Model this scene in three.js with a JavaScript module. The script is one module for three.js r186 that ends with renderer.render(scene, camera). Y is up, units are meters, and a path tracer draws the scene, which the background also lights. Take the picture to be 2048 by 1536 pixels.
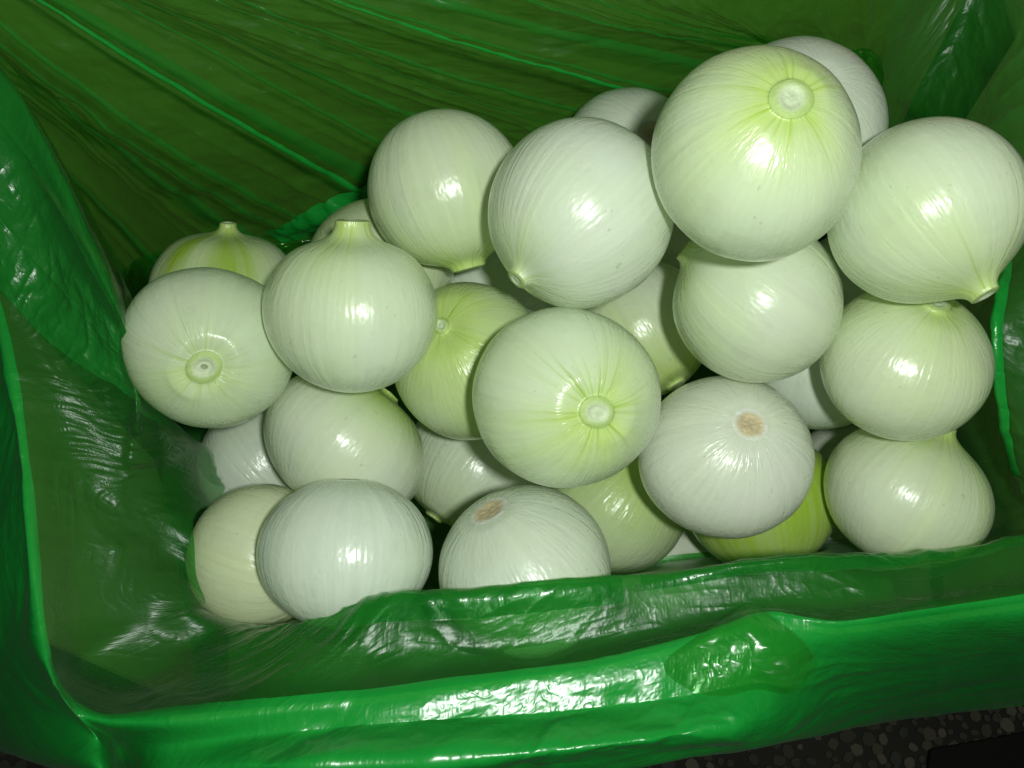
import * as THREE from 'three';
import { mergeGeometries } from 'three/addons/utils/BufferGeometryUtils.js';

// ---------------------------------------------------------------- camera, light, exposure
const scene = new THREE.Scene();
const EYE = new THREE.Vector3(0, 0.64, 0), PITCH = THREE.MathUtils.degToRad(65);
const FWD = new THREE.Vector3(0, -Math.sin(PITCH), -Math.cos(PITCH)), UP = new THREE.Vector3(0, Math.cos(PITCH), -Math.sin(PITCH)), RIGHT = new THREE.Vector3(1, 0, 0);
const camera = new THREE.PerspectiveCamera(2 * THREE.MathUtils.radToDeg(Math.atan(768 / 2010)), 4 / 3, 0.01, 30);
camera.position.copy(EYE); camera.up.copy(UP); camera.lookAt(EYE.clone().add(FWD)); camera.updateMatrixWorld();
scene.add(camera);

const renderer = new THREE.WebGLRenderer({ antialias: true });
renderer.setSize(1024, 768);
renderer.toneMapping = THREE.LinearToneMapping;
renderer.toneMappingExposure = 1;
renderer.shadowMap.enabled = true;
scene.background = new THREE.Color().setRGB(0.03, 0.036, 0.034);   // dim indoor surroundings

// the flash of the camera that took the picture, to the right of its lens and a little farther from the onions
const flash = new THREE.SpotLight(new THREE.Color(0.94, 1, 0.94), 1.22, 0, 1.15, 0.45, 2);
flash.position.copy(EYE).addScaledVector(FWD, -0.12).addScaledVector(RIGHT, 0.05).addScaledVector(UP, 0.015);
flash.target.position.copy(flash.position).add(FWD);
flash.castShadow = true; flash.shadow.radius = 0.7; flash.shadow.mapSize.set(2048, 2048); flash.shadow.camera.near = 0.02; flash.shadow.camera.far = 4; flash.shadow.bias = -0.0005;
scene.add(flash, flash.target);

// ---------------------------------------------------------------- helpers
function rng(seed) { let a = seed >>> 0; return () => { a = (a + 0x6D2B79F5) | 0; let t = Math.imul(a ^ (a >>> 15), 1 | a); t = (t + Math.imul(t ^ (t >>> 7), 61 | t)) ^ t; return ((t ^ (t >>> 14)) >>> 0) / 4294967296; }; }
function hash(x, y, s) { let h = Math.imul(x, 374761393) ^ Math.imul(y, 668265263) ^ Math.imul(s, 1274126177); h = Math.imul(h ^ (h >>> 13), 1274126177); return ((h ^ (h >>> 16)) >>> 0) / 4294967296; }
const smooth = (a, b, x) => { const t = Math.min(1, Math.max(0, (x - a) / (b - a))); return t * t * (3 - 2 * t); };
function vnoise(x, y, s = 0, px = 0) {           // value noise, x may repeat every px cells
  const xi = Math.floor(x), yi = Math.floor(y), fx = x - xi, fy = y - yi, w = (n) => px ? ((n % px) + px) % px : n;
  const u = fx * fx * fx * (fx * (fx * 6 - 15) + 10), v = fy * fy * fy * (fy * (fy * 6 - 15) + 10);
  const a = hash(w(xi), yi, s), b = hash(w(xi + 1), yi, s), c = hash(w(xi), yi + 1, s), d = hash(w(xi + 1), yi + 1, s);
  return a + (b - a) * u + (c - a) * v + (a - b - c + d) * u * v;
}
function tex(w, h, paint, srgb) {
  const d = new Uint8Array(w * h * 4), c = [0, 0, 0];
  for (let y = 0; y < h; y++) for (let x = 0; x < w; x++) { paint(x / w, (y + 0.5) / h, c); const k = 4 * (y * w + x); for (let i = 0; i < 3; i++) { let q = Math.min(1, Math.max(0, c[i])); if (srgb) q = q <= 0.0031308 ? 12.92 * q : 1.055 * Math.pow(q, 1 / 2.4) - 0.055; d[k + i] = Math.round(q * 255); } d[k + 3] = 255; }
  const t = new THREE.DataTexture(d, w, h, THREE.RGBAFormat); t.magFilter = THREE.LinearFilter; t.minFilter = THREE.LinearMipmapLinearFilter; t.generateMipmaps = true;
  t.wrapS = t.wrapT = THREE.RepeatWrapping; if (srgb) t.colorSpace = THREE.SRGBColorSpace; t.needsUpdate = true; return t;
}
const used = {};
function numbered(n) { const k = used[n] = (used[n] ?? -1) + 1; return k ? `${n}_${String(k).padStart(3, '0')}` : n; }
function mesh(name, geo, mat, parent) { const m = new THREE.Mesh(geo, mat); m.name = name; m.castShadow = m.receiveShadow = true; parent.add(m); return m; }
// a direction measured on the photograph (2048 x 1536) and a distance or a plane give a place in the room
const ray = (px, py) => FWD.clone().addScaledVector(RIGHT, (px - 1024) / 2010).addScaledVector(UP, (768 - py) / 2010);
const atT = (px, py, t) => EYE.clone().addScaledVector(ray(px, py), t);
const atY = (px, py, y) => { const d = ray(px, py); return EYE.clone().addScaledVector(d, (y - EYE.y) / d.y); };
const BACKZ = -0.386, SLANT = 0.12;                                   // the carton stands turned by a few degrees
const atBack = (px, py, off = 0) => { const d = ray(px, py); return EYE.clone().addScaledVector(d, (BACKZ + off) / (d.z + SLANT * d.x)); };

// ---------------------------------------------------------------- onions: place, radius, which way the neck points, form, colour
// [px, py, depth, R], neck [x, y, towards the eye], at / ab half heights above and below the widest place, hn neck height, rn neck radius, rr root radius, g green, patches
const ON = {
  A: { p: [1510, 310, 0.3703, 0.0385], n: [0.33, 0.5, 0.8], at: 0.95, ab: 0.95, hn: 0.93, rn: 0.2, f: 0.4, g: 1.0, tint: 0.12, label: 'large pale green onion heaped topmost, its cut green neck ring facing up' },
  B: { p: [1592, 250, 0.4552, 0.0385], n: [-0.3, -0.5, -0.8], at: 1, ab: 0.97, hn: 0.97, rn: 0.16, g: 0.05, label: 'plain white onion peeking out behind the topmost pale green onion' },
  C: { p: [1856, 425, 0.4029, 0.0381], n: [0.5, -0.82, 0.28], at: 0.94, ab: 0.96, hn: 1.06, rn: 0.145, f: 1.0, g: 0.7, tint: 0.12, label: 'big pointed onion at the right edge of the heap, neck tip pointing down' },
  D: { p: [1161, 430, 0.4116, 0.0385], n: [-0.64, -0.63, 0.44], at: 1.0, ab: 1.0, hn: 1.03, rn: 0.13, f: 0.8, g: 0.4, label: 'large smooth white onion left of the topmost one, small neck nub at lower left' },
  E: { p: [892, 382, 0.4758, 0.0369], n: [0.27, -0.95, 0.12], at: 1.02, ab: 1.02, hn: 1.03, rn: 0.22, f: 0.95, g: 1.0, tint: 0.08, label: 'white onion by the back of the bag, its yellowish green neck end down' },
  F: { p: [1262, 322, 0.5355, 0.0378], n: [-0.3, -0.37, -0.88], at: 1, ab: 0.96, hn: 0.97, rn: 0.16, rr: 0.2, g: 0.08, small: 1, label: 'half hidden white onion with a beige root scar, between two big ones at the back' },
  G: { p: [703, 622, 0.4393, 0.0378], n: [0.0, 0.99, 0.14], at: 0.9, ab: 0.94, hn: 1.03, rn: 0.2, f: 0.9, g: 0.75, tint: 0.1, sp: 0.75, label: 'round onion with an upright cut neck like a spout, left of the middle' },
  H: { p: [762, 541, 0.5304, 0.0385], n: [-0.5, 0.6, -0.5], at: 1, ab: 0.96, hn: 0.97, rn: 0.16, g: 0.45, small: 1, tint: 0.3, label: 'deep onion seen just behind the upright spout shaped neck' },
  I: { p: [420, 695, 0.469, 0.0385], n: [-0.09, -0.27, 0.96], at: 0.92, ab: 0.95, hn: 0.86, rn: 0.19, f: 0.42, g: 0.45, hole: 1, tint: 0.12, label: 'left end onion, its round cut neck with a small hole facing up' },
  J: { p: [452, 590, 0.5412, 0.0385], n: [0.02, 0.98, 0.2], at: 0.95, ab: 0.95, hn: 1.0, rn: 0.12, f: 0.85, g: 0.9, pt: [[0.2, 0.3, 0.07, 0.32, 1.3], [0.62, 0.3, 0.06, 0.3, 1.2], [0.36, 0.25, 0.04, 0.25, 1.1], [0.85, 0.3, 0.06, 0.3, 1.2]], tint: 0.12, sp: 0.6, label: 'onion with green patches and a ragged neck, farthest left at the back' },
  K: { p: [690, 890, 0.5055, 0.0426], n: [0.62, 0.76, -0.05], at: 0.8, ab: 0.79, hn: 0.8, rn: 0.16, f: 0.6, g: 1.0, pt: [[0.3, 0.12, 0.25, 0.16, 0.8], [0.75, 0.12, 0.25, 0.16, 0.8]], tint: 0.0, label: 'broad ribbed white onion with a green shoulder, right below the spout necked one' },
  L: { p: [936, 720, 0.4921, 0.0387], n: [-0.36, 0.47, 0.8], at: 0.92, ab: 0.96, hn: 0.88, rn: 0.1, f: 0.5, g: 1.4, pt: [[0.1, 0.45, 0.12, 0.3, 0.6], [0.55, 0.4, 0.16, 0.3, 0.6]], tint: 0.3, label: 'yellow green onion tucked between the spout necked one and the central one' },
  M: { p: [1132, 795, 0.4206, 0.0385], n: [0.35, -0.16, 0.92], at: 0.95, ab: 0.96, hn: 0.91, rn: 0.17, f: 0.42, g: 0.85, tint: 0.05, label: 'large central onion with a greenish neck scar facing up' },
  N: { p: [1010, 600, 0.5675, 0.0395], n: [0, 0.3, -0.9], at: 1, ab: 1, hn: 0.97, rn: 0.15, g: 0.1, small: 1, label: 'deep onion glimpsed in the gap above the yellow green one' },
  O: { p: [1512, 602, 0.4435, 0.0368], n: [-0.8, 0.58, 0.12], at: 1.0, ab: 1.0, hn: 1.07, rn: 0.13, f: 0.95, g: 0.5, tint: 0.12, label: 'ivory onion directly below the topmost one, neck poking out at upper left' },
  P: { p: [1282, 660, 0.5434, 0.0381], n: [0.5, -0.78, 0.3], at: 0.97, ab: 0.97, hn: 0.97, rn: 0.15, g: 1.4, tint: 0.15, label: 'lower onion with a lime green end, in the gap right of the central one' },
  Q: { p: [1452, 912, 0.4662, 0.0392], n: [-0.3, -0.41, -0.86], at: 0.96, ab: 0.9, hn: 0.97, rn: 0.15, rr: 0.21, g: 0.05, rib: 1.2, label: 'white onion with a round tan root scar facing up, right of the central one' },
  R: { p: [1811, 722, 0.4466, 0.0373], n: [0.4, 0.76, 0.5], at: 0.86, ab: 0.92, hn: 0.86, rn: 0.16, f: 0.5, g: 0.75, tint: 0.15, label: 'squat onion under the big pointed one at right, green veins running from its top' },
  S: { p: [1814, 985, 0.485, 0.0398], n: [0.46, 0.86, 0.16], at: 0.8, ab: 0.88, hn: 0.93, rn: 0.15, f: 0.8, g: 1.0, tint: 0.2, sp: 0.45, label: 'garlic shaped onion at lower right with long green veins up to its neck' },
  T: { p: [1638, 732, 0.519, 0.0338], n: [0.1, -0.3, -0.9], at: 1, ab: 1, hn: 0.97, rn: 0.15, g: 0.0, small: 1, label: 'plain onion in shade, in the gap left of the squat right hand one' },
  U: { p: [1705, 975, 0.5763, 0.0378], n: [0.1, -0.6, -0.7], at: 1, ab: 1, hn: 0.97, rn: 0.15, g: 0.0, small: 1, label: 'sliver of white onion wedged behind the garlic shaped one' },
  V: { p: [1522, 1000, 0.5348, 0.0394], n: [-0.2, 0.8, 0.1], at: 0.95, ab: 0.95, hn: 0.97, rn: 0.15, g: 1.6, pt: [[0.25, 0.5, 0.5, 0.5, 0.75], [0.75, 0.5, 0.5, 0.5, 0.75]], tint: 0.75, label: 'lime green onion below the white one with the tan root scar' },
  W: { p: [1233, 1010, 0.5528, 0.0385], n: [0.55, 0.72, 0.3], at: 0.96, ab: 0.96, hn: 0.97, rn: 0.15, g: 1.3, rib: 1.4, pt: [[0.25, 0.3, 0.3, 0.4, 0.35], [0.75, 0.3, 0.3, 0.4, 0.35]], tint: 0.34, label: 'pale yellow green onion below the central one, beside the lower white one' },
  X: { p: [1050, 1140, 0.4397, 0.0385], n: [0.44, -0.71, -0.52], at: 0.96, ab: 0.93, hn: 0.97, rn: 0.15, rr: 0.24, g: 0.02, rib: 1.3, label: 'white onion against the front film with an oval beige root scar at its upper left' },
  Y: { p: [692, 1105, 0.445, 0.0381], n: [-0.05, -0.97, -0.12], at: 0.87, ab: 0.87, hn: 0.86, rn: 0.15, rr: 0.14, g: 0.0, rib: 1.2, label: 'large glossy white ribbed onion at the front left, touching the front film' },
  Z: { p: [945, 928, 0.569, 0.0385], n: [-0.55, -0.75, 0.1], at: 0.98, ab: 0.98, hn: 0.97, rn: 0.15, g: 0.8, rib: 1.3, tint: 0.12, label: 'shaded white onion low between the broad ribbed one and the central one' },
  AA: { p: [518, 1112, 0.501, 0.0354], n: [-0.75, 0.3, -0.3], at: 0.97, ab: 0.97, hn: 0.97, rn: 0.15, g: 0.5, cream: 1, tint: 0.12, label: 'cream coloured onion at the lower left corner, partly under the green film' },
  BB: { p: [530, 928, 0.589, 0.0387], n: [-0.5, 0.7, -0.4], at: 0.96, ab: 0.96, hn: 0.97, rn: 0.15, g: 0.1, rib: 1.5, small: 1, label: 'low white onion below the left end onion, half wrapped in green film' },
  CC: { p: [1332, 1128, 0.622, 0.0395], n: [0, -1, 0], at: 1, ab: 0.96, hn: 0.97, rn: 0.15, g: 0.1, rib: 1.6, small: 1, label: 'deep onion glimpsed at the front film left of the lime green one' },
  DD: { p: [1385, 490, 0.5867, 0.0403], n: [0, 0.3, -0.9], at: 1, ab: 1, hn: 0.97, rn: 0.15, g: 0.05, small: 1, label: 'deep onion glimpsed left below the topmost pale green onion' },
  EE: { p: [1725, 590, 0.5606, 0.0368], n: [0, 0.2, -0.9], at: 1, ab: 1, hn: 0.97, rn: 0.15, g: 0.0, small: 1, label: 'deep white onion glimpsed between the ivory one and the big pointed one' },
};
const ribBump = [0, 1].map((k) => tex(1024, 256, (u, v, c) => {
  const side = smooth(0.02, 0.14, v) * (1 - smooth(0.9, 0.98, v));
  const wob = u + 0.004 * (vnoise(u * 8, v * 3, 40 + k, 8) - 0.5);
  let h = 0.5 + side * (0.3 * (vnoise(wob * 61, v * 1.2, 7 + k, 61) - 0.5) * (0.3 + vnoise(u * 9, v * 2, 11 + k, 9)) + 0.3 * (vnoise(wob * 190, v * 3, 17 + k, 190) - 0.5) * (0.3 + vnoise(u * 13, v * 3, 12 + k, 13)));
  h += 0.16 * (vnoise(u * 260, v * 60, 27 + k, 260) - 0.5) + 0.2 * (vnoise(u * 90, v * 34, 29 + k, 90) - 0.5);
  c[0] = c[1] = c[2] = h;
}));
const scarMat = new THREE.MeshPhysicalMaterial({ roughness: 0.6, map: tex(256, 64, (u, v, c) => {
  const n = vnoise(u * 60, v * 24, 3, 60), m = vnoise(u * 14, v * 6, 4, 14), dot = vnoise(u * 90, v * 40, 5, 90) > 0.8 ? 0.16 : 0;
  const b = 0.9 + 0.22 * (n - 0.5) + 0.25 * (m - 0.5) - dot;
  const e = smooth(0.02, 0.45, v + 0.16 * (m - 0.5)), f = 1 + (b - 1) * e; c[0] = (0.53 - 0.01 * e) * f; c[1] = (0.56 - 0.12 * e) * f; c[2] = (0.48 - 0.22 * e) * f;
}, true), bumpMap: ribBump[0], bumpScale: 0.0004 });
const cutMat = new THREE.MeshPhysicalMaterial({ roughness: 0.6, map: tex(256, 64, (u, v, c) => {
  const ring = 0.5 + 0.5 * Math.sin(v * 34 + 2 * vnoise(u * 6, v * 3, 9, 6)), n = vnoise(u * 40, v * 20, 8, 40);
  const b = 0.9 + 0.14 * (n - 0.5);
  const e = smooth(0.1, 0.5, v); c[0] = (0.34 + 0.02 * ring * e + 0.13 * e) * b; c[1] = (0.47 + 0.02 * ring * e + 0.08 * e) * b; c[2] = (0.14 + 0.03 * ring * e + 0.2 * e) * b;
}, true), bumpMap: ribBump[1], bumpScale: 0.00012 });

function bez(a, b, c, d, t) { const s = 1 - t; return [0, 1].map((i) => s * s * s * a[i] + 3 * s * s * t * b[i] + 3 * s * t * t * c[i] + t * t * t * d[i]); }
function profile(o) {
  const f0 = o.f ?? 0.5, rr = o.rr ?? 0.12, P = [];
  const S = [Math.sin(f0), o.at * Math.cos(f0)], tan = [Math.cos(f0), -o.at * Math.sin(f0)], k = 0.55 * Math.hypot(S[0] - o.rn, S[1] - o.hn);
  for (let i = 0; i <= 22; i++) P.push(bez([o.rn, o.hn], [o.rn * 1.04, o.hn - k * (o.hn > S[1] ? o.sp ?? 0.4 : 0.55)], [S[0] - tan[0] * k, S[1] - tan[1] * k], S, i / 22));
  const N = 52, f1 = Math.PI - Math.asin(rr * 0.97);
  for (let i = 1; i <= N; i++) { const f = f0 + (f1 - f0) * i / N, c = Math.cos(f), q = smooth(rr + 0.12, rr, Math.sin(f)) * (c < 0 ? 1 : 0); P.push([Math.sin(f), c * (c > 0 ? o.at : o.ab) + 0.018 * q]); }
  return P;
}
function turned(P, nu, wobble, vOf) {      // a surface of revolution that is not perfectly round, u around, v from the neck to the root
  const pos = [], uv = [], ix = [];
  for (let i = 0; i < P.length; i++) for (let j = 0; j <= nu; j++) {
    const a = j / nu * 2 * Math.PI, w = wobble(a, P[i]);
    pos.push(P[i][0] * Math.cos(a) * w[0] + w[2], P[i][1] + w[1], P[i][0] * Math.sin(a) * w[0] + w[3]); uv.push(j / nu, vOf(i));
  }
  for (let i = 0; i + 1 < P.length; i++) for (let j = 0; j < nu; j++) { const a = i * (nu + 1) + j, b = a + nu + 1; ix.push(a, a + 1, b, b, a + 1, b + 1); }
  const g = new THREE.BufferGeometry(); g.setAttribute('position', new THREE.Float32BufferAttribute(pos, 3)); g.setAttribute('uv', new THREE.Float32BufferAttribute(uv, 2)); g.setIndex(ix); g.computeVertexNormals();
  const n = g.attributes.normal;                                    // close the seam
  for (let i = 0; i < P.length; i++) { const a = i * (nu + 1), b = a + nu, v = new THREE.Vector3().fromBufferAttribute(n, a).add(new THREE.Vector3().fromBufferAttribute(n, b)).normalize(); n.setXYZ(a, v.x, v.y, v.z); n.setXYZ(b, v.x, v.y, v.z); }
  return g;
}
function onionSkin(o, seed) {
  const r = rng(seed * 77 + 5), g = o.g, lines = [];
  for (let k = 0; k < 34; k++) lines.push([r(), 0.0012 + 0.0018 * r(), 0.08 + 0.36 * r() * r() + 0.06 * g, (0.25 + 0.75 * r()) * Math.min(1, 0.25 + g), r() * 100]);
  const white = o.cream ? [0.90, 0.92, 0.74] : [0.83, 0.88, 0.78].map((x, i) => x + (r() - 0.5) * [0.03, 0.02, 0.06][i]), green = [0.66, 0.81, 0.30], deep = [0.40, 0.60, 0.04];
  return tex(o.small ? 512 : 1024, 256, (u, v, c) => {
    const broad = vnoise(u * 7, v * 1.5, seed, 7), mid = vnoise(u * 26, v * 2, seed + 1, 26), fine = vnoise(u * 128, v * 2.5, seed + 2, 128), blot = vnoise(u * 10, v * 7, seed + 3, 10);
    let t = g * (0.6 * Math.exp(-v / 0.1) + 0.62 * Math.exp(-v / (0.24 + 0.3 * broad)) * (0.4 + 0.9 * broad) * (0.8 + 0.4 * mid)) + 0.06 * (mid - 0.5) + 0.1 * (blot - 0.4) + (o.tint ?? 0.03) * (0.6 + 0.5 * broad + 0.3 * blot);
    let d = 0;
    for (const [pu, pv, su, sv, amt] of o.pt ?? []) { let du = Math.abs(u - pu); du = Math.min(du, 1 - du); d += amt * Math.exp(-((du / su) ** 2) - ((v - pv) / sv) ** 2) * (0.6 + 0.8 * mid * broad + 0.3 * (fine - 0.5)); }
    for (const [lu, lw, ll, la, ls] of lines) { if (v > ll) continue; let du = Math.abs(u - lu - 0.006 * (vnoise(v * 7, ls, 5) - 0.5)); du = Math.min(du, 1 - du); const w = lw / Math.max(0.35, Math.sin(Math.PI * Math.min(0.5, v + 0.06))); if (du < 3 * w) d += 0.62 * la * Math.exp(-((du / w) ** 2)) * (1 - v / ll) ; }
    t = Math.max(0, Math.min(1, t)); d = Math.max(0, Math.min(1, d));
    const spot = vnoise(u * 150, v * 60, seed + 6, 150) > 0.93 && vnoise(u * 37, v * 17, seed + 7, 37) > 0.8 ? 0.84 : 1, scuff = 0.05 * smooth(0.66, 0.8, vnoise(u * 17, v * 11, seed + 8, 17)) * vnoise(u * 120, v * 14, seed + 9, 120);
    const s = spot * (1 - scuff) + 0.05 * (o.rib ?? 1) * (fine - 0.5) * (0.5 + broad) + 0.04 * (mid - 0.5), tan = 0.06 * smooth(0.965, 1.0, v);
    for (let i = 0; i < 3; i++) { let q = white[i] + (green[i] - white[i]) * t; q += (deep[i] - q) * d; q += ([0.66, 0.55, 0.34][i] - q) * tan; c[i] = q * s; }
  }, true);
}
const onions = [];
let seed = 100;
for (const [key, o] of Object.entries(ON)) {
  seed += 13;
  const [px, py, depth, R] = o.p, pos = atT(px, py, depth), w = EYE.clone().sub(pos).normalize();
  const up = UP.clone().addScaledVector(w, -UP.dot(w)).normalize(), right = up.clone().cross(w);
  const axis = right.clone().multiplyScalar(o.n[0]).addScaledVector(up, o.n[1]).addScaledVector(w, o.n[2]).normalize();
  const root = new THREE.Group(); root.name = numbered('onion'); scene.add(root);
  root.position.copy(pos); root.quaternion.setFromUnitVectors(new THREE.Vector3(0, 1, 0), axis); root.scale.setScalar(R);
  root.userData = { label: o.label, category: 'onion', group: 'peeled onions heaped in the green bag' };
  const r = rng(seed), ph = [r(), r(), r(), r()].map((x) => x * 6.28), amp = [0.012 + 0.02 * r(), 0.006 + 0.008 * r(), 0.006], lean = (r() - 0.5) * 0.06;
  const wob = (a, p) => {
    const mid = Math.min(1, p[0] * 1.6), lobe = 0.0035 * (o.rib ?? 1) * (vnoise(a / 6.2832 * 38, 0, seed, 38) - 0.5) + 0.003 * Math.sin(9 * a + ph[3]);
    const neck = p[1] > 0.8 ? 0.09 * smooth(0.8, o.hn, p[1]) * Math.sin(2 * a + ph[2]) : 0;
    return [1 + mid * (amp[0] * Math.sin(2 * a + ph[0]) + amp[1] * Math.sin(3 * a + ph[1]) + lobe) + neck, 0.012 * Math.sin(a + ph[1]) * p[0], lean * Math.max(0, p[1]) ** 2, -lean * 0.5 * Math.max(0, p[1]) ** 2];
  };
  const P = profile(o), arc = [0]; for (let i = 1; i < P.length; i++) arc.push(arc[i - 1] + Math.hypot(P[i][0] - P[i - 1][0], P[i][1] - P[i - 1][1]));
  const flesh = new THREE.MeshPhysicalMaterial({ map: onionSkin(o, seed), roughness: 0.95, ior: 1.3, specularIntensity: 0.2, transmission: 0.46, thickness: 0, side: THREE.DoubleSide, bumpMap: ribBump[seed & 1], bumpScale: 0.0003 * (o.rib ?? 1) });
  mesh('bulb', turned(P, 120, wob, (i) => arc[i] / arc[arc.length - 1]), flesh, root);
  // the moist clear membrane that covers the flesh
  const membrane = new THREE.MeshPhysicalMaterial({ color: new THREE.Color().setRGB(0.97, 0.98, 0.95), roughness: 0.3, transmission: 1, thickness: 0, ior: 1.45, bumpMap: ribBump[seed & 1], bumpScale: 0.00046 * (o.rib ?? 1) });
  mesh('outer_membrane', turned(P.map(([x, y]) => [x * 1.004, y * 1.003]), 120, wob, (i) => arc[i] / arc[arc.length - 1]), membrane, root);
  // the cut neck: a lip, then rings down to the middle
  const C = [], q = o.hole ? 1.6 : 1;
  for (let i = 0; i <= 20; i++) { const t = i / 20, s = Math.cos(Math.PI / 2 * Math.min(1, t * 2.5)) * 0.14 + 0.86 * (1 - t) * (1 + 0.16 * t * (1 - t)); C.push([o.rn * Math.max(0, t === 1 ? 0 : s), o.hn + 0.014 * Math.sin(Math.PI / 2 * Math.min(1, t * 3)) - 0.016 * q * smooth(0.3, 0.62, t) - (o.hole ? 0.12 * smooth(0.78, 1, t) : -0.006 * smooth(0.66, 1, t))]); }
  mesh('cut_neck', turned(C, 40, (a, p) => { const k = wob(a, [o.rn, o.hn]), rel = p[0] / o.rn; return [k[0] * (1 + 0.16 * (1 - rel) * Math.sin(2 * a + ph[0])), k[1] * rel + 0.006 * (vnoise(a / 6.2832 * 12, rel * 4, seed, 12) - 0.5) * (rel < 0.97 ? 1 : 0), k[2], k[3]]; }, (i) => i / 20), cutMat, root);
  // the root scar
  const rr = o.rr ?? 0.12, last = P[P.length - 1], Q = [];
  for (let i = 0; i <= 9; i++) { const t = i / 9; Q.push([last[0] * (1 - t), last[1] - 0.004 * Math.sin(Math.PI * Math.min(1, t * 2)) + 0.008 * smooth(0.3, 1, t)]); }
  mesh('root_scar', turned(Q, 40, (a, p) => { const k = wob(a, last), rel = p[0] / last[0]; return [k[0] * 1.0, k[1] * rel + 0.012 * (vnoise(a / 6.2832 * 16, rel * 5, seed + 4, 16) - 0.5) * (rel < 0.97 ? 1 : 0), 0, 0]; }, (i) => i / 9), scarMat, root);
  onions.push([pos, R]);
}

// ---------------------------------------------------------------- the green bag: one sheet round the carton, down its inside, over its rim and down its outside
const film = (c, over) => new THREE.MeshPhysicalMaterial({ color: new THREE.Color().setRGB(...c), thickness: 0, ior: 1.5, specularIntensity: 1, transparent: true, side: THREE.DoubleSide, ...over });
// a station: points from the tucked bottom to the outside bottom, each with the height (mm) of its long pleats and of its crumples
const ST = [];
function station(panel, p, wPleat, wCrumple) { ST.push({ panel, p, wPleat, wCrumple }); }
function back(lo, hi, bulge, wp, wc) {
  const p2 = atBack(lo[0], lo[1], 0.004), p4 = atBack(hi[0], hi[1], -0.004), p3 = p2.clone().lerp(p4, 0.5); p3.z += bulge;
  const p1 = p2.clone().lerp(p4, -0.25), p0 = p1.clone(); p0.y = 0.03; p1.y = Math.max(0.08, p1.y);
  const p5 = p4.clone().add(new THREE.Vector3(0, 0.006, -0.03)), p6 = p4.clone().add(new THREE.Vector3(0, -0.12, -0.04));
  station('back', [p0, p1, p2, p3, p4, p5, p5.clone().lerp(p6, 0.3), p6], [0, wp * 0.5, wp, wp, wp * 0.7, 0, 0, 0], [0, wc, wc, wc, wc, 0, 0, 0]);
}
const V = (x, y, z) => new THREE.Vector3(x, y, z);
function side(panel, rim, mid, lip, under, deep, out, wp, wc, o = {}) {      // rim..deep are points; out is the direction away from the carton
  const p5 = rim.clone().addScaledVector(out, o.bulge ?? 0.016).add(V(0, o.drop ?? -0.022, 0)), p6 = rim.clone().addScaledVector(out, o.hem ?? 0.02); p6.y = 0.008;
  const pa = p5.clone().lerp(p6, 0.3); if (o.face) { p5.copy(atY(...o.face[0])); pa.copy(atY(...o.face[1])); p6.set(pa.x, 0.008, pa.z - 0.014); }
  else if (o.shelf) { p5.addScaledVector(out, -o.shelf * 0.5).add(V(0, -0.004, 0)); pa.copy(p5).addScaledVector(out, o.shelf * 1.1).add(V(0, -0.004 - 0.2 * o.shelf, 0)); p6.addScaledVector(out, o.shelf * 0.6); }
  station(panel, [deep, under, lip, mid, rim, p5, pa, p6], [...wp.slice(0, 6), wp[5], wp[6]], [...wc.slice(0, 6), wc[5], wc[6]]);
}
const oF = V(0.119, 0, 0.993), oL = V(-0.99, 0, 0.12), oR = V(0.99, 0, -0.12);
back([1640, 110], [1250, -150], 0.012, 6, 2.3);
back([1560, 110], [560, -150], 0.008, 7, 1.9);
back([1300, 230], [150, -190], 0.010, 7, 1.5);
back([1060, 260], [-10, -180], 0.006, 7, 1.5);
back([900, 330], [-60, -175], 0.0, 7, 1.5);
back([770, 380], [-120, -165], 0.006, 7, 1.5);
back([650, 430], [-170, -140], 0.012, 7, 1.9);
back([580, 470], [-200, -110], 0.016, 7, 2.3);
back([430, 520], [-225, -70], 0.0, 8, 1.9);
back([310, 620], [-235, 20], -0.004, 7, 1.5);
// left side, from the pleat that hangs out of the back corner to the pinched corner at the front
side('left', atT(-190, -40, 0.475), atT(40, 190, 0.475), atT(232, 560, 0.462), atT(262, 680, 0.47), atT(330, 820, 0.58), oL, [0, 1, 2, 3, 3, 0, 0], [0, 1, 1, 1, 1, 0, 0], { hem: 0.03 });
side('left', atT(-120, 230, 0.455), atT(60, 430, 0.465), atT(225, 660, 0.447), atT(272, 700, 0.462), atT(330, 880, 0.58), oL, [0, 1, 2, 3, 3, 1, 0], [0, 1, 1.5, 2, 1, 1, 0], { hem: 0.03 });
side('left', atY(-20, 560, 0.242), atT(95, 680, 0.456), atT(255, 790, 0.452), atT(292, 830, 0.455), atT(430, 900, 0.575), oL, [0, 1, 1, 1.5, 2, 2, 0], [0, 2, 2.5, 3, 0.5, 1, 0], { bulge: 0.011, drop: -0.016, hem: 0.2 });
side('left', atY(20, 740, 0.241), atT(125, 790, 0.452), atT(240, 870, 0.459), atT(291, 900, 0.466), atT(455, 960, 0.562), oL, [0, 1, 1, 1.5, 2, 2, 0], [0, 3, 2.5, 3, 0.5, 1, 0], { bulge: 0.011, drop: -0.016, hem: 0.2 });
side('left', atY(48, 930, 0.24), atT(140, 950, 0.447), atT(235, 1010, 0.459), atT(287, 1010, 0.47), atT(412, 1060, 0.487), oL, [0, 1, 1, 1.5, 2, 2, 0], [0, 3, 2.5, 3, 0.5, 1, 0], { bulge: 0.011, drop: -0.016, hem: 0.2 });
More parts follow.
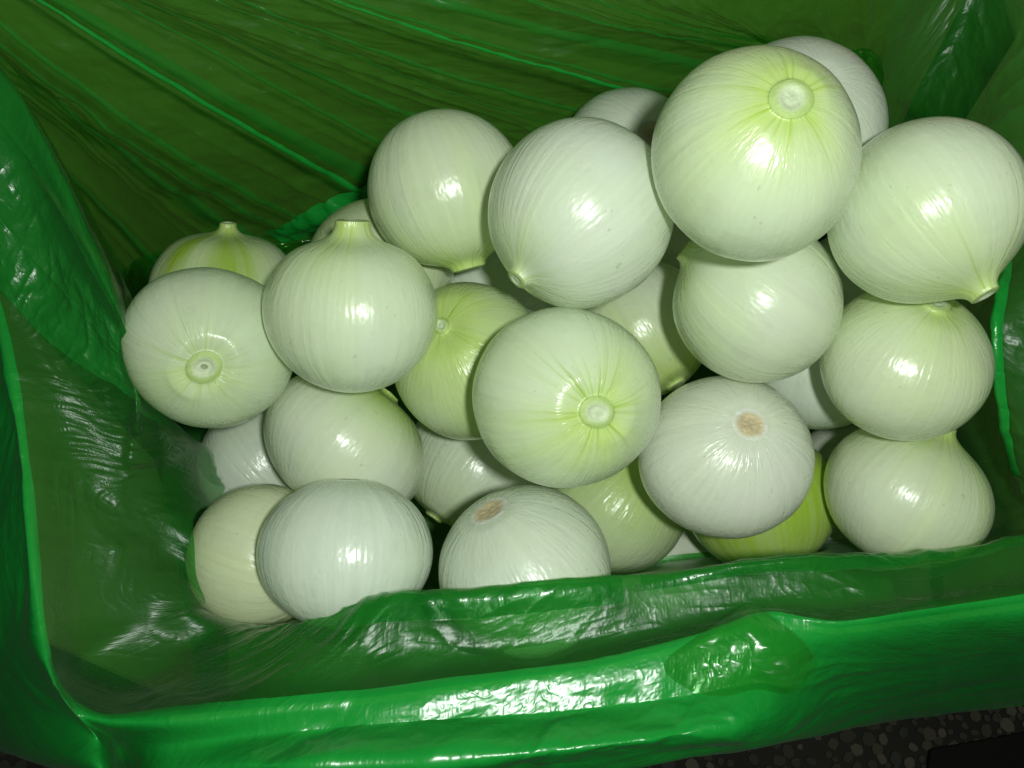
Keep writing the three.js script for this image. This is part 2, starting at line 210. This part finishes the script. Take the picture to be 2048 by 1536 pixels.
side('left', atY(66, 1120, 0.24), atT(150, 1110, 0.437), atT(250, 1110, 0.452), atT(330, 1110, 0.472), atT(416, 1150, 0.476), oL, [0, 1, 1, 1, 1, 1, 0], [0, 3, 2, 1.5, 0.5, 1, 0], { bulge: 0.011, drop: -0.016, hem: 0.2 });
side('left', atY(80, 1270, 0.24), atT(165, 1250, 0.428), atT(290, 1215, 0.449), atT(385, 1207, 0.458), atT(414, 1212, 0.478), oL, [0, 0.5, 1, 1, 1, 1, 0], [0, 0.6, 0.5, 0.5, 0.5, 1, 0], { face: [[40, 1325, 0.2], [-30, 1480, 0.07]] });
side('front', atY(125, 1385, 0.242), atT(170, 1325, 0.432), atT(300, 1262, 0.448), atT(395, 1222, 0.458), atT(412, 1220, 0.52), V(-0.8, 0, 0.6), [0, 0.5, 1, 1, 1, 1, 0], [0, 0.6, 0.5, 0.5, 0.5, 1, 0], { face: [[188, 1472, 0.238], [243, 1565, 0.225]] });
side('front', atY(200, 1438, 0.242), atT(260, 1380, 0.424), atT(380, 1305, 0.446), atT(455, 1245, 0.462), atT(440, 1235, 0.53), V(-0.35, 0, 0.93), [0, 0.6, 1, 1, 1, 1, 0], [0, 1, 1, 1, 0.5, 1, 0], { face: [[232, 1480, 0.205], [285, 1570, 0.12]] });
side('front', atY(330, 1428, 0.245), atT(400, 1350, 0.42), atT(500, 1275, 0.43), atT(545, 1255, 0.45), atT(560, 1245, 0.54), oF, [0, 1, 1, 1, 0.5, 1, 0], [0, 2, 1.5, 1.2, 0.5, 1, 0], { face: [[330, 1485, 0.235], [330, 1575, 0.2]] });
side('front', atY(540, 1410, 0.250), atY(590, 1325, 0.240), atT(640, 1232, 0.414), atT(650, 1245, 0.43), atT(650, 1200, 0.56), oF, [0, 1, 1, 1, 0.5, 1, 0], [0, 2, 2.4, 1.5, 0.4, 2, 1], { face: [[540, 1465, 0.247], [540, 1560, 0.242]] });
side('front', atY(740, 1390, 0.250), atY(760, 1312, 0.240), atT(780, 1190, 0.401), atT(780, 1215, 0.425), atT(780, 1180, 0.58), oF, [0, 1, 1, 1, 0.5, 1, 0], [0, 2, 2.6, 1.5, 0.6, 2.6, 1.5], { face: [[740, 1450, 0.248], [740, 1560, 0.2445]] });
side('front', atY(950, 1362, 0.250), atY(950, 1300, 0.240), atT(950, 1180, 0.396), atT(950, 1205, 0.42), atT(950, 1180, 0.58), oF, [0, 1, 1, 1, 0.5, 1, 0], [0, 2, 2.2, 1.5, 0.6, 3.2, 1.8], { face: [[950, 1435, 0.2485], [950, 1550, 0.245]] });
side('front', atY(1180, 1332, 0.250), atY(1160, 1280, 0.240), atT(1150, 1160, 0.398), atT(1150, 1190, 0.42), atT(1150, 1150, 0.59), oF, [0, 1, 1, 1, 0.5, 1, 0], [0, 1.5, 1.2, 1.2, 0.8, 3.2, 1.8], { face: [[1180, 1415, 0.248], [1180, 1528, 0.2435]] });
side('front', atY(1390, 1280, 0.250), atY(1350, 1250, 0.240), atT(1330, 1147, 0.405), atT(1330, 1175, 0.425), atT(1330, 1120, 0.6), oF, [0, 1, 1, 1, 0.5, 1, 0], [0, 1.5, 1.5, 1.2, 0.8, 3, 1.5], { face: [[1390, 1385, 0.247], [1390, 1502, 0.236]] });
side('front', atY(1530, 1232, 0.250), atY(1515, 1205, 0.240), atT(1500, 1125, 0.408), atT(1500, 1150, 0.43), atT(1500, 1100, 0.6), oF, [0, 1, 1, 1, 0.5, 1, 0], [0, 2, 2.4, 1.5, 1.5, 2.6, 1.5], { face: [[1530, 1350, 0.245], [1530, 1480, 0.21]] });
side('front', atY(1680, 1252, 0.250), atY(1665, 1208, 0.240), atT(1660, 1118, 0.413), atT(1660, 1145, 0.44), atT(1650, 1060, 0.6), oF, [0, 1, 1, 1, 0.5, 1, 0], [0, 2, 2.4, 1.2, 1, 2, 1], { face: [[1680, 1340, 0.22], [1680, 1456, 0.11]] });
side('front', atY(1860, 1228, 0.245), atY(1845, 1180, 0.240), atT(1840, 1106, 0.424), atT(1840, 1130, 0.445), atT(1790, 1060, 0.58), oF, [0, 1, 2, 2, 0.5, 1, 0], [0, 1, 1, 0.8, 0.4, 1, 0.5], { face: [[1860, 1310, 0.205], [1860, 1430, 0.04]] });
side('front', atY(2070, 1198, 0.240), atT(2050, 1140, 0.42), atT(2045, 1072, 0.432), atT(2040, 1090, 0.45), atT(1900, 1060, 0.58), oF, [0, 1, 2, 2, 0.5, 1, 0], [0, 1, 0.8, 0.6, 0.4, 1, 0.5], { face: [[2070, 1280, 0.2], [2070, 1402, 0.01]] });
side('right', atY(2330, 1150, 0.24), atT(2150, 1110, 0.43), atT(2085, 1040, 0.45), atT(2070, 1050, 0.47), atT(1900, 1000, 0.59), V(0.75, 0, 0.66), [0, 1, 2, 2, 0.5, 1, 0], [0, 1, 1, 1, 0.5, 1, 0]);
side('right', atY(2310, 980, 0.24), atT(2110, 970, 0.455), atT(2030, 950, 0.485), atT(2010, 950, 0.52), atT(1880, 960, 0.6), oR, [0, 1, 2, 2, 1, 1, 0], [0, 2, 2, 1.5, 0.5, 1, 0]);
side('right', atY(2290, 840, 0.24), atT(2090, 820, 0.45), atT(2000, 790, 0.462), atT(1998, 800, 0.49), atT(1870, 860, 0.61), oR, [0, 1, 2, 2, 1, 1, 0], [0, 2, 1.5, 1.5, 0.5, 1, 0]);
side('right', atY(2280, 680, 0.24), atT(2090, 670, 0.445), atT(1985, 650, 0.452), atT(1988, 665, 0.48), atT(1870, 780, 0.61), oR, [0, 1, 2, 2, 1, 1, 0], [0, 2, 1.5, 1.5, 0.5, 1, 0]);
side('right', atY(2270, 520, 0.242), atT(2100, 520, 0.455), atT(2010, 520, 0.48), atT(1990, 540, 0.5), atT(1870, 650, 0.62), oR, [0, 1, 2, 2, 1, 1, 0], [0, 2, 1.5, 1.5, 0.5, 1, 0]);
side('right', atY(2230, 300, 0.244), atT(2050, 330, 0.49), atT(1950, 400, 0.52), atT(1930, 450, 0.55), atT(1910, 550, 0.59), oR, [0, 1, 2, 2, 1, 1, 0], [0, 2, 2, 3, 2, 1, 0]);
side('right', atT(2060, 30, 0.52), atT(1990, 130, 0.535), atT(1900, 260, 0.56), atT(1880, 330, 0.59), atT(1860, 450, 0.62), oR, [0, 1, 2, 3, 3, 1, 0], [0, 2, 2, 3, 3, 1, 0]);
side('right', atT(1955, -70, 0.545), atT(1905, 60, 0.555), atT(1840, 210, 0.58), atT(1830, 260, 0.6), atT(1810, 380, 0.63), V(0.6, 0, -0.8), [0, 1, 2, 3, 3, 1, 0], [0, 2, 2, 3, 3, 1, 0]);
back([1760, 160], [1800, -130], 0.004, 5, 2);

const cr = (a, b, c, d, t) => 0.5 * (2 * b + (c - a) * t + (2 * a - 5 * b + 4 * c - d) * t * t + (3 * b - a - 3 * c + d) * t * t * t);
const NS = ST.length, NP = 8;
const ctl = ST.map((s) => s.p.map((p, i) => [p.x, p.y, p.z, s.wPleat[i], s.wCrumple[i]]));
const colS = [], rowT = [];
let run = 0;
for (let i = 0; i < NS; i++) {
  const a = ST[i].p, b = ST[(i + 1) % NS].p, len = Math.max(...[2, 3, 4].map((k) => a[k].distanceTo(b[k]))), n = Math.max(6, Math.round(len / 0.0011));
  const mid = a[3].distanceTo(b[3]) * 0.6 + a[4].distanceTo(b[4]) * 0.2 + a[2].distanceTo(b[2]) * 0.2;
  for (let k = 0; k < n; k++) colS.push([i, k / n, run + mid * k / n]);
  run += mid;
}
for (let k = 0, n = [14, 40, 90, 90, 40, 45, 50]; k < 7; k++) for (let j = 0; j < n[k] + (k === 6 ? 1 : 0); j++) rowT.push(k + j / n[k]);
const NC = colS.length, NR = rowT.length;
const grid = new Float32Array(NC * NR * 3), arcT = new Float32Array(NC * NR), wts = new Float32Array(NC * NR * 2);
for (let c = 0; c < NC; c++) {
  const [i, f] = colS[c], Q = [];
  for (let k = 0; k < NP; k++) { const q = []; for (let m = 0; m < 5; m++) q.push(cr(ctl[(i + NS - 1) % NS][k][m], ctl[i][k][m], ctl[(i + 1) % NS][k][m], ctl[(i + 2) % NS][k][m], f)); Q.push(q); }
  let L = 0;
  for (let r = 0; r < NR; r++) {
    const t = rowT[r], k = Math.min(NP - 2, Math.floor(t)), g = t - k, at = (c * NR + r);
    for (let m = 0; m < 5; m++) {
      const v = cr(Q[Math.max(0, k - 1)][m], Q[k][m], Q[k + 1][m], Q[Math.min(NP - 1, k + 2)][m], g);
      if (m < 3) grid[at * 3 + m] = v; else wts[at * 2 + m - 3] = Math.max(0, v);
    }
    if (r) L += Math.hypot(grid[at * 3] - grid[at * 3 - 3], grid[at * 3 + 1] - grid[at * 3 - 2], grid[at * 3 + 2] - grid[at * 3 - 1]);
    arcT[at] = L;
  }
}
function gridNormals(G) {
  const N = new Float32Array(G.length);
  for (let c = 0; c < NC; c++) for (let r = 0; r < NR; r++) {
    const l = ((c + NC - 1) % NC) * NR + r, h = ((c + 1) % NC) * NR + r, d = c * NR + Math.max(0, r - 1), u = c * NR + Math.min(NR - 1, r + 1);
    const ax = G[h * 3] - G[l * 3], ay = G[h * 3 + 1] - G[l * 3 + 1], az = G[h * 3 + 2] - G[l * 3 + 2], bx = G[u * 3] - G[d * 3], by = G[u * 3 + 1] - G[d * 3 + 1], bz = G[u * 3 + 2] - G[d * 3 + 2];
    let x = by * az - bz * ay, y = bz * ax - bx * az, z = bx * ay - by * ax; const k = Math.hypot(x, y, z) || 1, at = (c * NR + r) * 3;
    N[at] = x / k; N[at + 1] = y / k; N[at + 2] = z / k;
  }
  return N;
}
const ridge = (n) => 1 - Math.abs(2 * n - 1);
const period = (f) => Math.max(1, Math.round(run * f));
function pleats(s, t) {                     // long sharp folds that run with the fall of the film
  const a = period(34), b = period(90), k = s / run, bend = 0.08 * Math.sin(t * 12 + s * 40);
  const x = vnoise(k * a + bend * 0.5, t * 1.4, 51, a), y = vnoise(k * b + bend, t * 2, 52, b);
  return 0.75 * (ridge(x) ** 2 - 0.4) + 0.4 * (ridge(y) ** 2 - 0.4) * (0.3 + vnoise(k * a, t * 8, 53, a));
}
function facets(x, y, sd) {                  // flat facets that meet in straight sharp creases (random heights on a grid of triangles)
  const k = (x + y) * 0.3660254, i = Math.floor(x + k), j = Math.floor(y + k), u = x + k - i, v = y + k - j;
  const jit = (a, b) => hash(a, b, sd) * 2 - 1;
  return u > v ? jit(i, j) * (1 - u) + jit(i + 1, j) * (u - v) + jit(i + 1, j + 1) * v : jit(i, j) * (1 - v) + jit(i, j + 1) * (v - u) + jit(i + 1, j + 1) * u;
}
function crinkle(s, t) {                     // film that was crushed in the hand: large, middling and small facets
  const wx = 0.008 * vnoise(s * 60, t * 60, 37), wy = 0.008 * vnoise(s * 60, t * 60, 38), x = s + wx, y = t + wy;
  return 1.0 * facets(x * 26 + y * 9, y * 40 - x * 7, 41) + 0.5 * facets(x * 60 - y * 31, y * 66 + x * 25, 42) + 0.2 * facets(x * 120 + y * 60, y * 150 - x * 44, 43) + 0.07 * facets(x * 300 - y * 140, y * 300 + x * 140, 44);
}
function crumples(s, t) {                   // short crossing creases
  const a = period(45), b = period(95), d = period(210), k = s / run;
  const wx = vnoise(k * a, t * 40, 61, a), wy = vnoise(k * a, t * 40, 62, a);
  const x = ridge(vnoise(k * a + wy, t * 45 + 1.4 * wx, 63, a)), y = ridge(vnoise(k * b + 1.5 * wx, t * 70 + wy, 64, b)), z = ridge(vnoise(k * d + wy * 2, t * 170, 65, d));
  const e = period(19), f = ridge(vnoise(k * e + 0.6 * wx, t * 17 + 0.5 * wy, 66, e));
  return 0.9 * (f - 0.5) + 0.62 * (x * x - 0.4) + 0.34 * (y * y - 0.4) + 0.12 * (z - 0.5);
}
function streaks(s, t) {                    // short flattened wrinkles that run along the rim
  const a = period(30), b = period(60), k = s / run, w = vnoise(k * a, t * 30, 67, a);
  return 0.7 * (ridge(vnoise(k * a + t * 9, t * 105 + 1.2 * w + 0.8 * Math.sin(s * 60), 68, a)) ** 1.5 - 0.4) + 0.4 * (ridge(vnoise(k * b - t * 14, t * 230 + w, 69, b)) - 0.5);
}
function longFolds(s, t) {                  // folds of the turned over part, following the rim
  const a = period(7), b = period(16), k = s / run;
  return 1.3 * (ridge(vnoise(k * a + t * 2.5, t * 34 + 1.5 * vnoise(k * b, t * 12, 55, b), 56, a)) - 0.5) + 0.5 * (ridge(vnoise(k * b - t * 6, t * 75, 57, b)) - 0.5);
}
{
  const N = gridNormals(grid);
  for (let c = 0; c < NC; c++) for (let r = 0; r < NR; r++) {
    const at = c * NR + r, s = colS[c][2], t = arcT[at];
    const T = rowT[r], pn = ST[colS[c][0]].panel, inn = (pn === 'left' || pn === 'front') ? smooth(1.3, 2, T) * (1 - smooth(3.2, 3.8, T)) : 0, out = smooth(3.9, 4.6, T) * (pn === 'front' ? 1 : 0.4);
    const h = 0.001 * (wts[at * 2] * pleats(s, t) + wts[at * 2 + 1] * (0.35 * (1 - out) * (1 - inn) * crumples(s, t) + (0.75 - 0.25 * inn - 0.3 * out) * crinkle(s, t) + 0.7 * out * longFolds(s, t) + 0.62 * inn * streaks(s, t)));
    const p = [0, 1, 2].map((m) => grid[at * 3 + m] + N[at * 3 + m] * h);
    for (const [o, R] of onions) {          // the film lies over the onions, it does not cut them
      const dx = p[0] - o.x, dy = p[1] - o.y, dz = p[2] - o.z, d = Math.hypot(dx, dy, dz), lim = R * 1.03 + 0.0008 + 0.25 * Math.max(0, h);
      if (d < lim && d > 1e-5) { const k = lim / d; p[0] = o.x + dx * k; p[1] = o.y + dy * k; p[2] = o.z + dz * k; }
    }
    p[1] = Math.max(p[1], 0.007);
    grid.set(p, at * 3);
  }
}
const NG = gridNormals(grid);
const bag = new THREE.Group(); bag.name = numbered('plastic_bag'); scene.add(bag);
bag.userData = { label: 'translucent green plastic bag lining the carton and holding the onions', category: 'bag' };
function panel(name, c0, c1, r0, r1, mat) {
  const w = c1 - c0 + 1, h = r1 - r0 + 1, pos = new Float32Array(w * h * 3), nor = new Float32Array(w * h * 3), uv = new Float32Array(w * h * 2), ix = [];
  for (let c = 0; c < w; c++) for (let r = 0; r < h; r++) {
    const from = (((c0 + c) % NC) * NR + r0 + r), to = c * h + r;
    for (let m = 0; m < 3; m++) { pos[to * 3 + m] = grid[from * 3 + m]; nor[to * 3 + m] = NG[from * 3 + m]; }
    uv[to * 2] = colS[(c0 + c) % NC][2] + (c0 + c >= NC ? run : 0); uv[to * 2 + 1] = arcT[from];
    if (c && r) { const a = to - h - 1, b = to - 1; ix.push(a, a + 1, b, b, a + 1, to); }
  }
  const g = new THREE.BufferGeometry(); g.setAttribute('position', new THREE.BufferAttribute(pos, 3)); g.setAttribute('normal', new THREE.BufferAttribute(nor, 3)); g.setAttribute('uv', new THREE.BufferAttribute(uv, 2)); g.setIndex(ix);
  return mesh(name, g, mat, bag);
}
const filmBump = tex(512, 512, (u, v, c) => { const a = ridge(vnoise(u * 40 + 2 * vnoise(u * 16, v * 16, 70, 16), v * 34, 71, 40)), b = ridge(vnoise(u * 110, v * 100 , 72, 110)); c[0] = c[1] = c[2] = 0.35 * a * a + 0.25 * b + 0.2 * vnoise(u * 20, v * 20, 73, 20); });
filmBump.repeat.set(1 / 0.16, 1 / 0.16);
const thin = film([0.05, 0.56, 0.05], { roughness: 0.38, transmission: 0.87, opacity: 0.72, bumpMap: filmBump, bumpScale: 0.0003 });
const thinSmooth = film([0.1, 0.58, 0.04], { roughness: 0.17, transmission: 0.88, opacity: 0.74 });
const curtain = film([0.03, 0.46, 0.05], { roughness: 0.3, transmission: 0.7, opacity: 0.78, bumpMap: filmBump, bumpScale: 0.0003 });
const doubled = film([0.012, 0.43, 0.05], { roughness: 0.3, transmission: 0.5, opacity: 0.88, bumpMap: filmBump, bumpScale: 0.0003 });   // where the bag is turned over its rim it lies double
{
  const rim = rowT.findIndex((t) => t > 3.8), from = (p) => colS.findIndex(([i]) => ST[i].panel === p);
  const bounds = [['back', 0, from('left')], ['left', from('left'), from('front')], ['front', from('front'), from('right')], ['right', from('right'), NC]];
  const lastBack = colS.findIndex(([i]) => i === NS - 1); bounds[3][2] = lastBack;
  bounds[0] = ['back', lastBack, NC + from('left')];
  for (const [p, a, b] of bounds) { if (p === 'left') { const m = colS.findIndex(([i]) => i === ST.findIndex((q) => q.panel === 'left') + 2); panel('left_curtain', a, m, 0, rim, curtain); panel('left_panel', m, b, 0, rim, thin); } else panel(`${p}_panel`, a, b, 0, rim, p === 'back' ? thinSmooth : thin); panel(`${p}_skirt`, a, b, rim, NR - 1, p === 'left' || p === 'front' ? doubled : thin); }
}

{ const g = new THREE.PlaneGeometry(0.5, 0.36, 60, 40).rotateX(-Math.PI / 2), p = g.attributes.position; for (let i = 0; i < p.count; i++) p.setY(i, 0.012 + 0.006 * vnoise(p.getX(i) * 40 + 50, p.getZ(i) * 40 + 50, 31)); g.computeVertexNormals(); const m = mesh('bottom_panel', g, thin, bag); m.position.set(0.02, 0, -0.245); m.rotation.y = Math.atan(SLANT); }
{ // a loose bubble of film standing up from the front rim
  const E = [[1505, 1207], [1560, 1238], [1622, 1288], [1640, 1325], [1628, 1352], [1590, 1388], [1520, 1378], [1440, 1392], [1370, 1372], [1330, 1325], [1400, 1268], [1460, 1228]].map(([x, y]) => atY(x, y, 0.2535));
  const C = atY(1490, 1310, 0.262), n = E.length, NU = 144, NV = 36, pos = [], uv = [], ix = [];
  for (let j = 0; j <= NV; j++) for (let i = 0; i < NU; i++) {
    const u = i / NU * n, k = Math.floor(u), q = j / NV, e = [0, 1, 2].map((m) => { const d = (v) => [v.x, v.y, v.z][m]; return cr(d(E[(k + n - 1) % n]), d(E[k % n]), d(E[(k + 1) % n]), d(E[(k + 2) % n]), u - k); });
    const x = C.x + (e[0] - C.x) * q, z = C.z + (e[2] - C.z) * q, cru = 1.6 * crinkle(x + 3, z * 1.3 + 3);
    pos.push(x, C.y - 0.006 * q * q - 0.005 * smooth(0.84, 1, q) + 0.0022 * cru * (1 - q ** 6), z); uv.push(x, z);
    if (j) { const a = (j - 1) * NU + i, b = (j - 1) * NU + (i + 1) % NU; ix.push(a, b, a + NU, b, b + NU, a + NU); }
  }
  const g = new THREE.BufferGeometry(); g.setAttribute('position', new THREE.Float32BufferAttribute(pos, 3)); g.setAttribute('uv', new THREE.Float32BufferAttribute(uv, 2)); g.setIndex(ix); g.computeVertexNormals();
  mesh('loose_fold', g, film([0.1, 0.62, 0.08], { roughness: 0.24, transmission: 0.9, opacity: 0.5 }), bag);
}
// flattened pleats of the back film, lying double on it
{
  const lightPleat = film([0.02, 0.38, 0.04], { roughness: 0.2, transmission: 0.6, opacity: 0.5 });
  const stripe = (st0, f0, wid, r0, r1, lift, strong) => {
    const c0 = colS.findIndex(([i, f]) => i === st0 && f >= f0), w = Math.max(3, wid), h = r1 - r0 + 1, pos = [], nor = [], uv = [], ix = [];
    for (let c = 0; c < w; c++) for (let r = 0; r < h; r++) {
      const from = ((c0 + c) % NC) * NR + r0 + r, q = lift * Math.sin(Math.PI * (c + 0.4) / (w - 0.2));
      for (let m = 0; m < 3; m++) { pos.push(grid[from * 3 + m] + NG[from * 3 + m] * (0.0006 + q)); nor.push(NG[from * 3 + m]); }
      uv.push(colS[(c0 + c) % NC][2], arcT[from]);
      if (c && r) { const to = c * h + r, a = to - h - 1, b = to - 1; ix.push(a, a + 1, b, b, a + 1, to); }
    }
    const g = new THREE.BufferGeometry(); g.setAttribute('position', new THREE.Float32BufferAttribute(pos, 3)); g.setAttribute('uv', new THREE.Float32BufferAttribute(uv, 2)); g.setIndex(ix); g.computeVertexNormals();
    mesh('pleat', g, strong ? doubled : lightPleat, bag);
  };
  const row = (t) => rowT.findIndex((q) => q >= t), col = (st, f) => colS.findIndex(([i, g]) => i === st && g >= f);
  const along = (c0, c1, r0, r1, lift, mat) => {            // a doubled fold that follows an edge of the film
    const w = c1 - c0 + 1, h = r1 - r0 + 1, pos = [], uv = [], ix = [];
    for (let c = 0; c < w; c++) for (let r = 0; r < h; r++) {
      const from = ((c0 + c) % NC) * NR + r0 + r, q = 0.0006 + lift * Math.sin(Math.PI * r / (h - 1)) * Math.sin(Math.PI * c / (w - 1));
      for (let m = 0; m < 3; m++) pos.push(grid[from * 3 + m] + NG[from * 3 + m] * q);
      uv.push(colS[(c0 + c) % NC][2], arcT[from]);
      if (c && r) { const to = c * h + r, a = to - h - 1, b = to - 1; ix.push(a, a + 1, b, b, a + 1, to); }
    }
    const g = new THREE.BufferGeometry(); g.setAttribute('position', new THREE.Float32BufferAttribute(pos, 3)); g.setAttribute('uv', new THREE.Float32BufferAttribute(uv, 2)); g.setIndex(ix); g.computeVertexNormals();
    mesh('pleat', g, mat, bag);
  };
  const firstRight = ST.findIndex((q) => q.panel === 'right');
  along(col(firstRight + 1, 0), col(firstRight + 4, 0.5), row(1.9), row(2.3), 0.003, doubled);
  const firstFront = ST.findIndex((q) => q.panel === 'front');
  const overlap = film([0.02, 0.44, 0.05], { roughness: 0.26, transmission: 0.8, opacity: 0.6, bumpMap: filmBump, bumpScale: 0.0003 });
  along(col(firstFront + 3, 0.3), col(firstFront + 6, 0.5), row(1.95), row(2.5), 0.003, overlap);
  along(col(firstFront + 6, 0.7), col(firstFront + 10, 0.3), row(1.97), row(2.35), 0.003, overlap);
  along(col(3, 0.6), col(7, 0.2), row(1.9), row(2.14), 0.006, doubled);
  for (const [st, f, w, lift, strong] of [[1, 0.7, 4, 0.001, 1], [5, 0.1, 5, 0.0015, 1], [0, 0.55, 5, 0.001], [0, 0.9, 7, 0.001], [1, 0.3, 10, 0.001], [1, 0.62, 4, 0.001], [2, 0.3, 6, 0.001], [2, 0.7, 3, 0.001], [3, 0.5, 5, 0.001], [4, 0.2, 4, 0.001], [4, 0.8, 10, 0.001], [6, 0.3, 6, 0.001], [6, 0.8, 5, 0.001], [7, 0.3, 14, 0.001], [8, 0.4, 6, 0.001], [9, 0.3, 9, 0.001]]) stripe(st, f, w, row(1.6), row(4.4), lift, strong);
}

// ---------------------------------------------------------------- the brown carton that the bag lines
const carton = new THREE.Group(); carton.name = numbered('cardboard_box'); scene.add(carton);
carton.userData = { label: 'brown cardboard box seen dimly through the green film', category: 'box' };
const kraft = new THREE.MeshStandardMaterial({ roughness: 0.9, map: tex(256, 256, (u, v, c) => { const f = 0.9 + 0.14 * vnoise(u * 120, v * 40, 81, 120) + 0.12 * (vnoise(u * 9, v * 9, 82, 9) - 0.5); c[0] = 0.34 * f; c[1] = 0.22 * f; c[2] = 0.11 * f; }, true) });
function board(name, line, top, y0 = 0.006, thick = 0.0025) {     // a wall of board that stands on a line of the plan, its thickness outside
  const P = [], ix = [], n = line.length;
  line.forEach(([x, z, y], i) => {
    const a = line[Math.max(0, i - 1)], b = line[Math.min(n - 1, i + 1)], dx = b[0] - a[0], dz = b[1] - a[1], L = Math.hypot(dx, dz), ox = -dz / L * thick, oz = dx / L * thick, h = top ?? y;
    P.push([x, y0, z], [x, h, z], [x + ox, h, z + oz], [x + ox, y0, z + oz]);
  });
  const pos = [], quad = (a, b, c, d) => pos.push(...P[a], ...P[b], ...P[c], ...P[a], ...P[c], ...P[d]);
  for (let i = 0; i + 1 < n; i++) for (let k = 0; k < 4; k++) quad(i * 4 + k, (i + 1) * 4 + k, (i + 1) * 4 + (k + 1) % 4, i * 4 + (k + 1) % 4);
  quad(0, 1, 2, 3); quad(n * 4 - 4, n * 4 - 1, n * 4 - 2, n * 4 - 3);
  const g = new THREE.BufferGeometry(); g.setAttribute('position', new THREE.Float32BufferAttribute(pos, 3));
  const uv = []; for (let i = 0; i < pos.length; i += 3) uv.push((pos[i] + pos[i + 2]) * 2, pos[i + 1] * 2);
  g.setAttribute('uv', new THREE.Float32BufferAttribute(uv, 2)); g.computeVertexNormals(); return mesh(name, g, kraft, carton);
}
const rimLine = (p, pick) => ST.filter((q) => q.panel === p).filter(pick).map((q) => [q.p[4].x, q.p[4].z, q.p[4].y - 0.005]);
board('front_wall', rimLine('front', (q, i) => i > 1));
board('left_wall', rimLine('left', (q, i) => i > 1));
board('right_wall', rimLine('right', (q, i, a) => i < a.length - 1));
board('back_wall', [[0.32, -0.456], [-0.3, -0.386]], 0.33);
{ const g = new THREE.BoxGeometry(0.42, 0.003, 0.29), m = mesh('bottom_panel', g, kraft, carton); m.position.set(0.02, 0.004, -0.245); m.rotation.y = Math.atan(SLANT); }

// ---------------------------------------------------------------- the floor: dark terrazzo with stone chips
const cement = new THREE.MeshPhysicalMaterial({ roughness: 0.9, specularIntensity: 0.15, map: tex(256, 256, (u, v, c) => { const f = 0.8 + 0.5 * vnoise(u * 90, v * 90, 91, 90); c[0] = 0.008 * f; c[1] = 0.008 * f; c[2] = 0.006 * f; }, true) });
const floorGeo = new THREE.PlaneGeometry(8, 8).rotateX(-Math.PI / 2);
const floor = mesh('floor', floorGeo, cement, scene); floor.userData = { kind: 'structure', label: 'dark speckled terrazzo floor under the box' };
{
  const r = rng(4242), mats = [[0.022, 0.02, 0.013], [0.015, 0.015, 0.01], [0.03, 0.028, 0.02], [0.013, 0.014, 0.011]].map((k) => new THREE.MeshPhysicalMaterial({ color: new THREE.Color().setRGB(...k), roughness: 0.8, specularIntensity: 0.2 }));
  const forms = [];
  for (let k = 0; k < 10; k++) {
    const n = 7 + (k % 3), sh = new THREE.Shape(), el = 0.55 + 0.45 * r();
    for (let i = 0; i < n; i++) { const a = (i + 0.5 * (r() - 0.5)) / n * 6.2832, q = 0.82 + 0.3 * r(); i ? sh.lineTo(q * Math.cos(a), q * el * Math.sin(a)) : sh.moveTo(q * Math.cos(a), q * el * Math.sin(a)); }
    sh.closePath();
    forms.push(new THREE.ExtrudeGeometry(sh, { depth: 0.1, bevelEnabled: true, bevelSize: 0.08, bevelThickness: 0.06, bevelSegments: 1, steps: 1 }).rotateX(-Math.PI / 2));
  }
  const placed = [], far = [];
  for (let k = 0; k < 14000; k++) {
    const x = -0.35 + 0.9 * r(), z = -0.13 + 0.25 * r(), s = 0.0019 + 0.0031 * r() ** 1.2;
    if (placed.some(([a, b, q]) => (a - x) ** 2 + (b - z) ** 2 < (0.8 * (q + s)) ** 2)) continue;
    const near = x > 0.0 && x < 0.36 && z > -0.105 - 0.0 && z < -0.03; placed.push([x, z, s]);
    const g = forms[placed.length % forms.length], y = 0.0012 - s * 0.06, a = r() * 6.28;
    if (near && floor.children.length < 290) { const m = mesh(floor.children.length ? `stone_chip_${String(floor.children.length).padStart(3, '0')}` : 'stone_chip', g, mats[k % 4], floor); m.position.set(x, y, z); m.rotation.y = a; m.scale.set(s, 0.006, s); }
    else { const q = g.clone(); q.applyMatrix4(new THREE.Matrix4().compose(V(x, y, z), new THREE.Quaternion().setFromAxisAngle(V(0, 1, 0), a), V(s, 0.006, s))); far.push(q); }
  }
  const rest = mesh('stone_chips', mergeGeometries(far), mats[1], floor); rest.userData = { kind: 'stuff' };
}
{
  const sh = new THREE.Shape([[0.222, 0.03], [0.25, -0.055], [0.42, -0.083], [0.45, 0.06], [0.24, 0.08]].map(([x, z]) => new THREE.Vector2(x, -z)));  // outline of a thin, plain black sheet laid over a corner of the floor
  const g = new THREE.ExtrudeGeometry(sh, { depth: 0.003, bevelEnabled: true, bevelSize: 0.001, bevelThickness: 0.001, bevelSegments: 2 }).rotateX(-Math.PI / 2);
  const m = mesh(numbered('black_sheet'), g, new THREE.MeshPhysicalMaterial({ color: new THREE.Color().setRGB(0.004, 0.004, 0.003), roughness: 0.95, specularIntensity: 0.1 }), scene); m.position.y = 0.003;
  m.userData = { label: 'flat black sheet lying on the speckled floor at the lower right corner', category: 'mat' };
}
renderer.render(scene, camera);
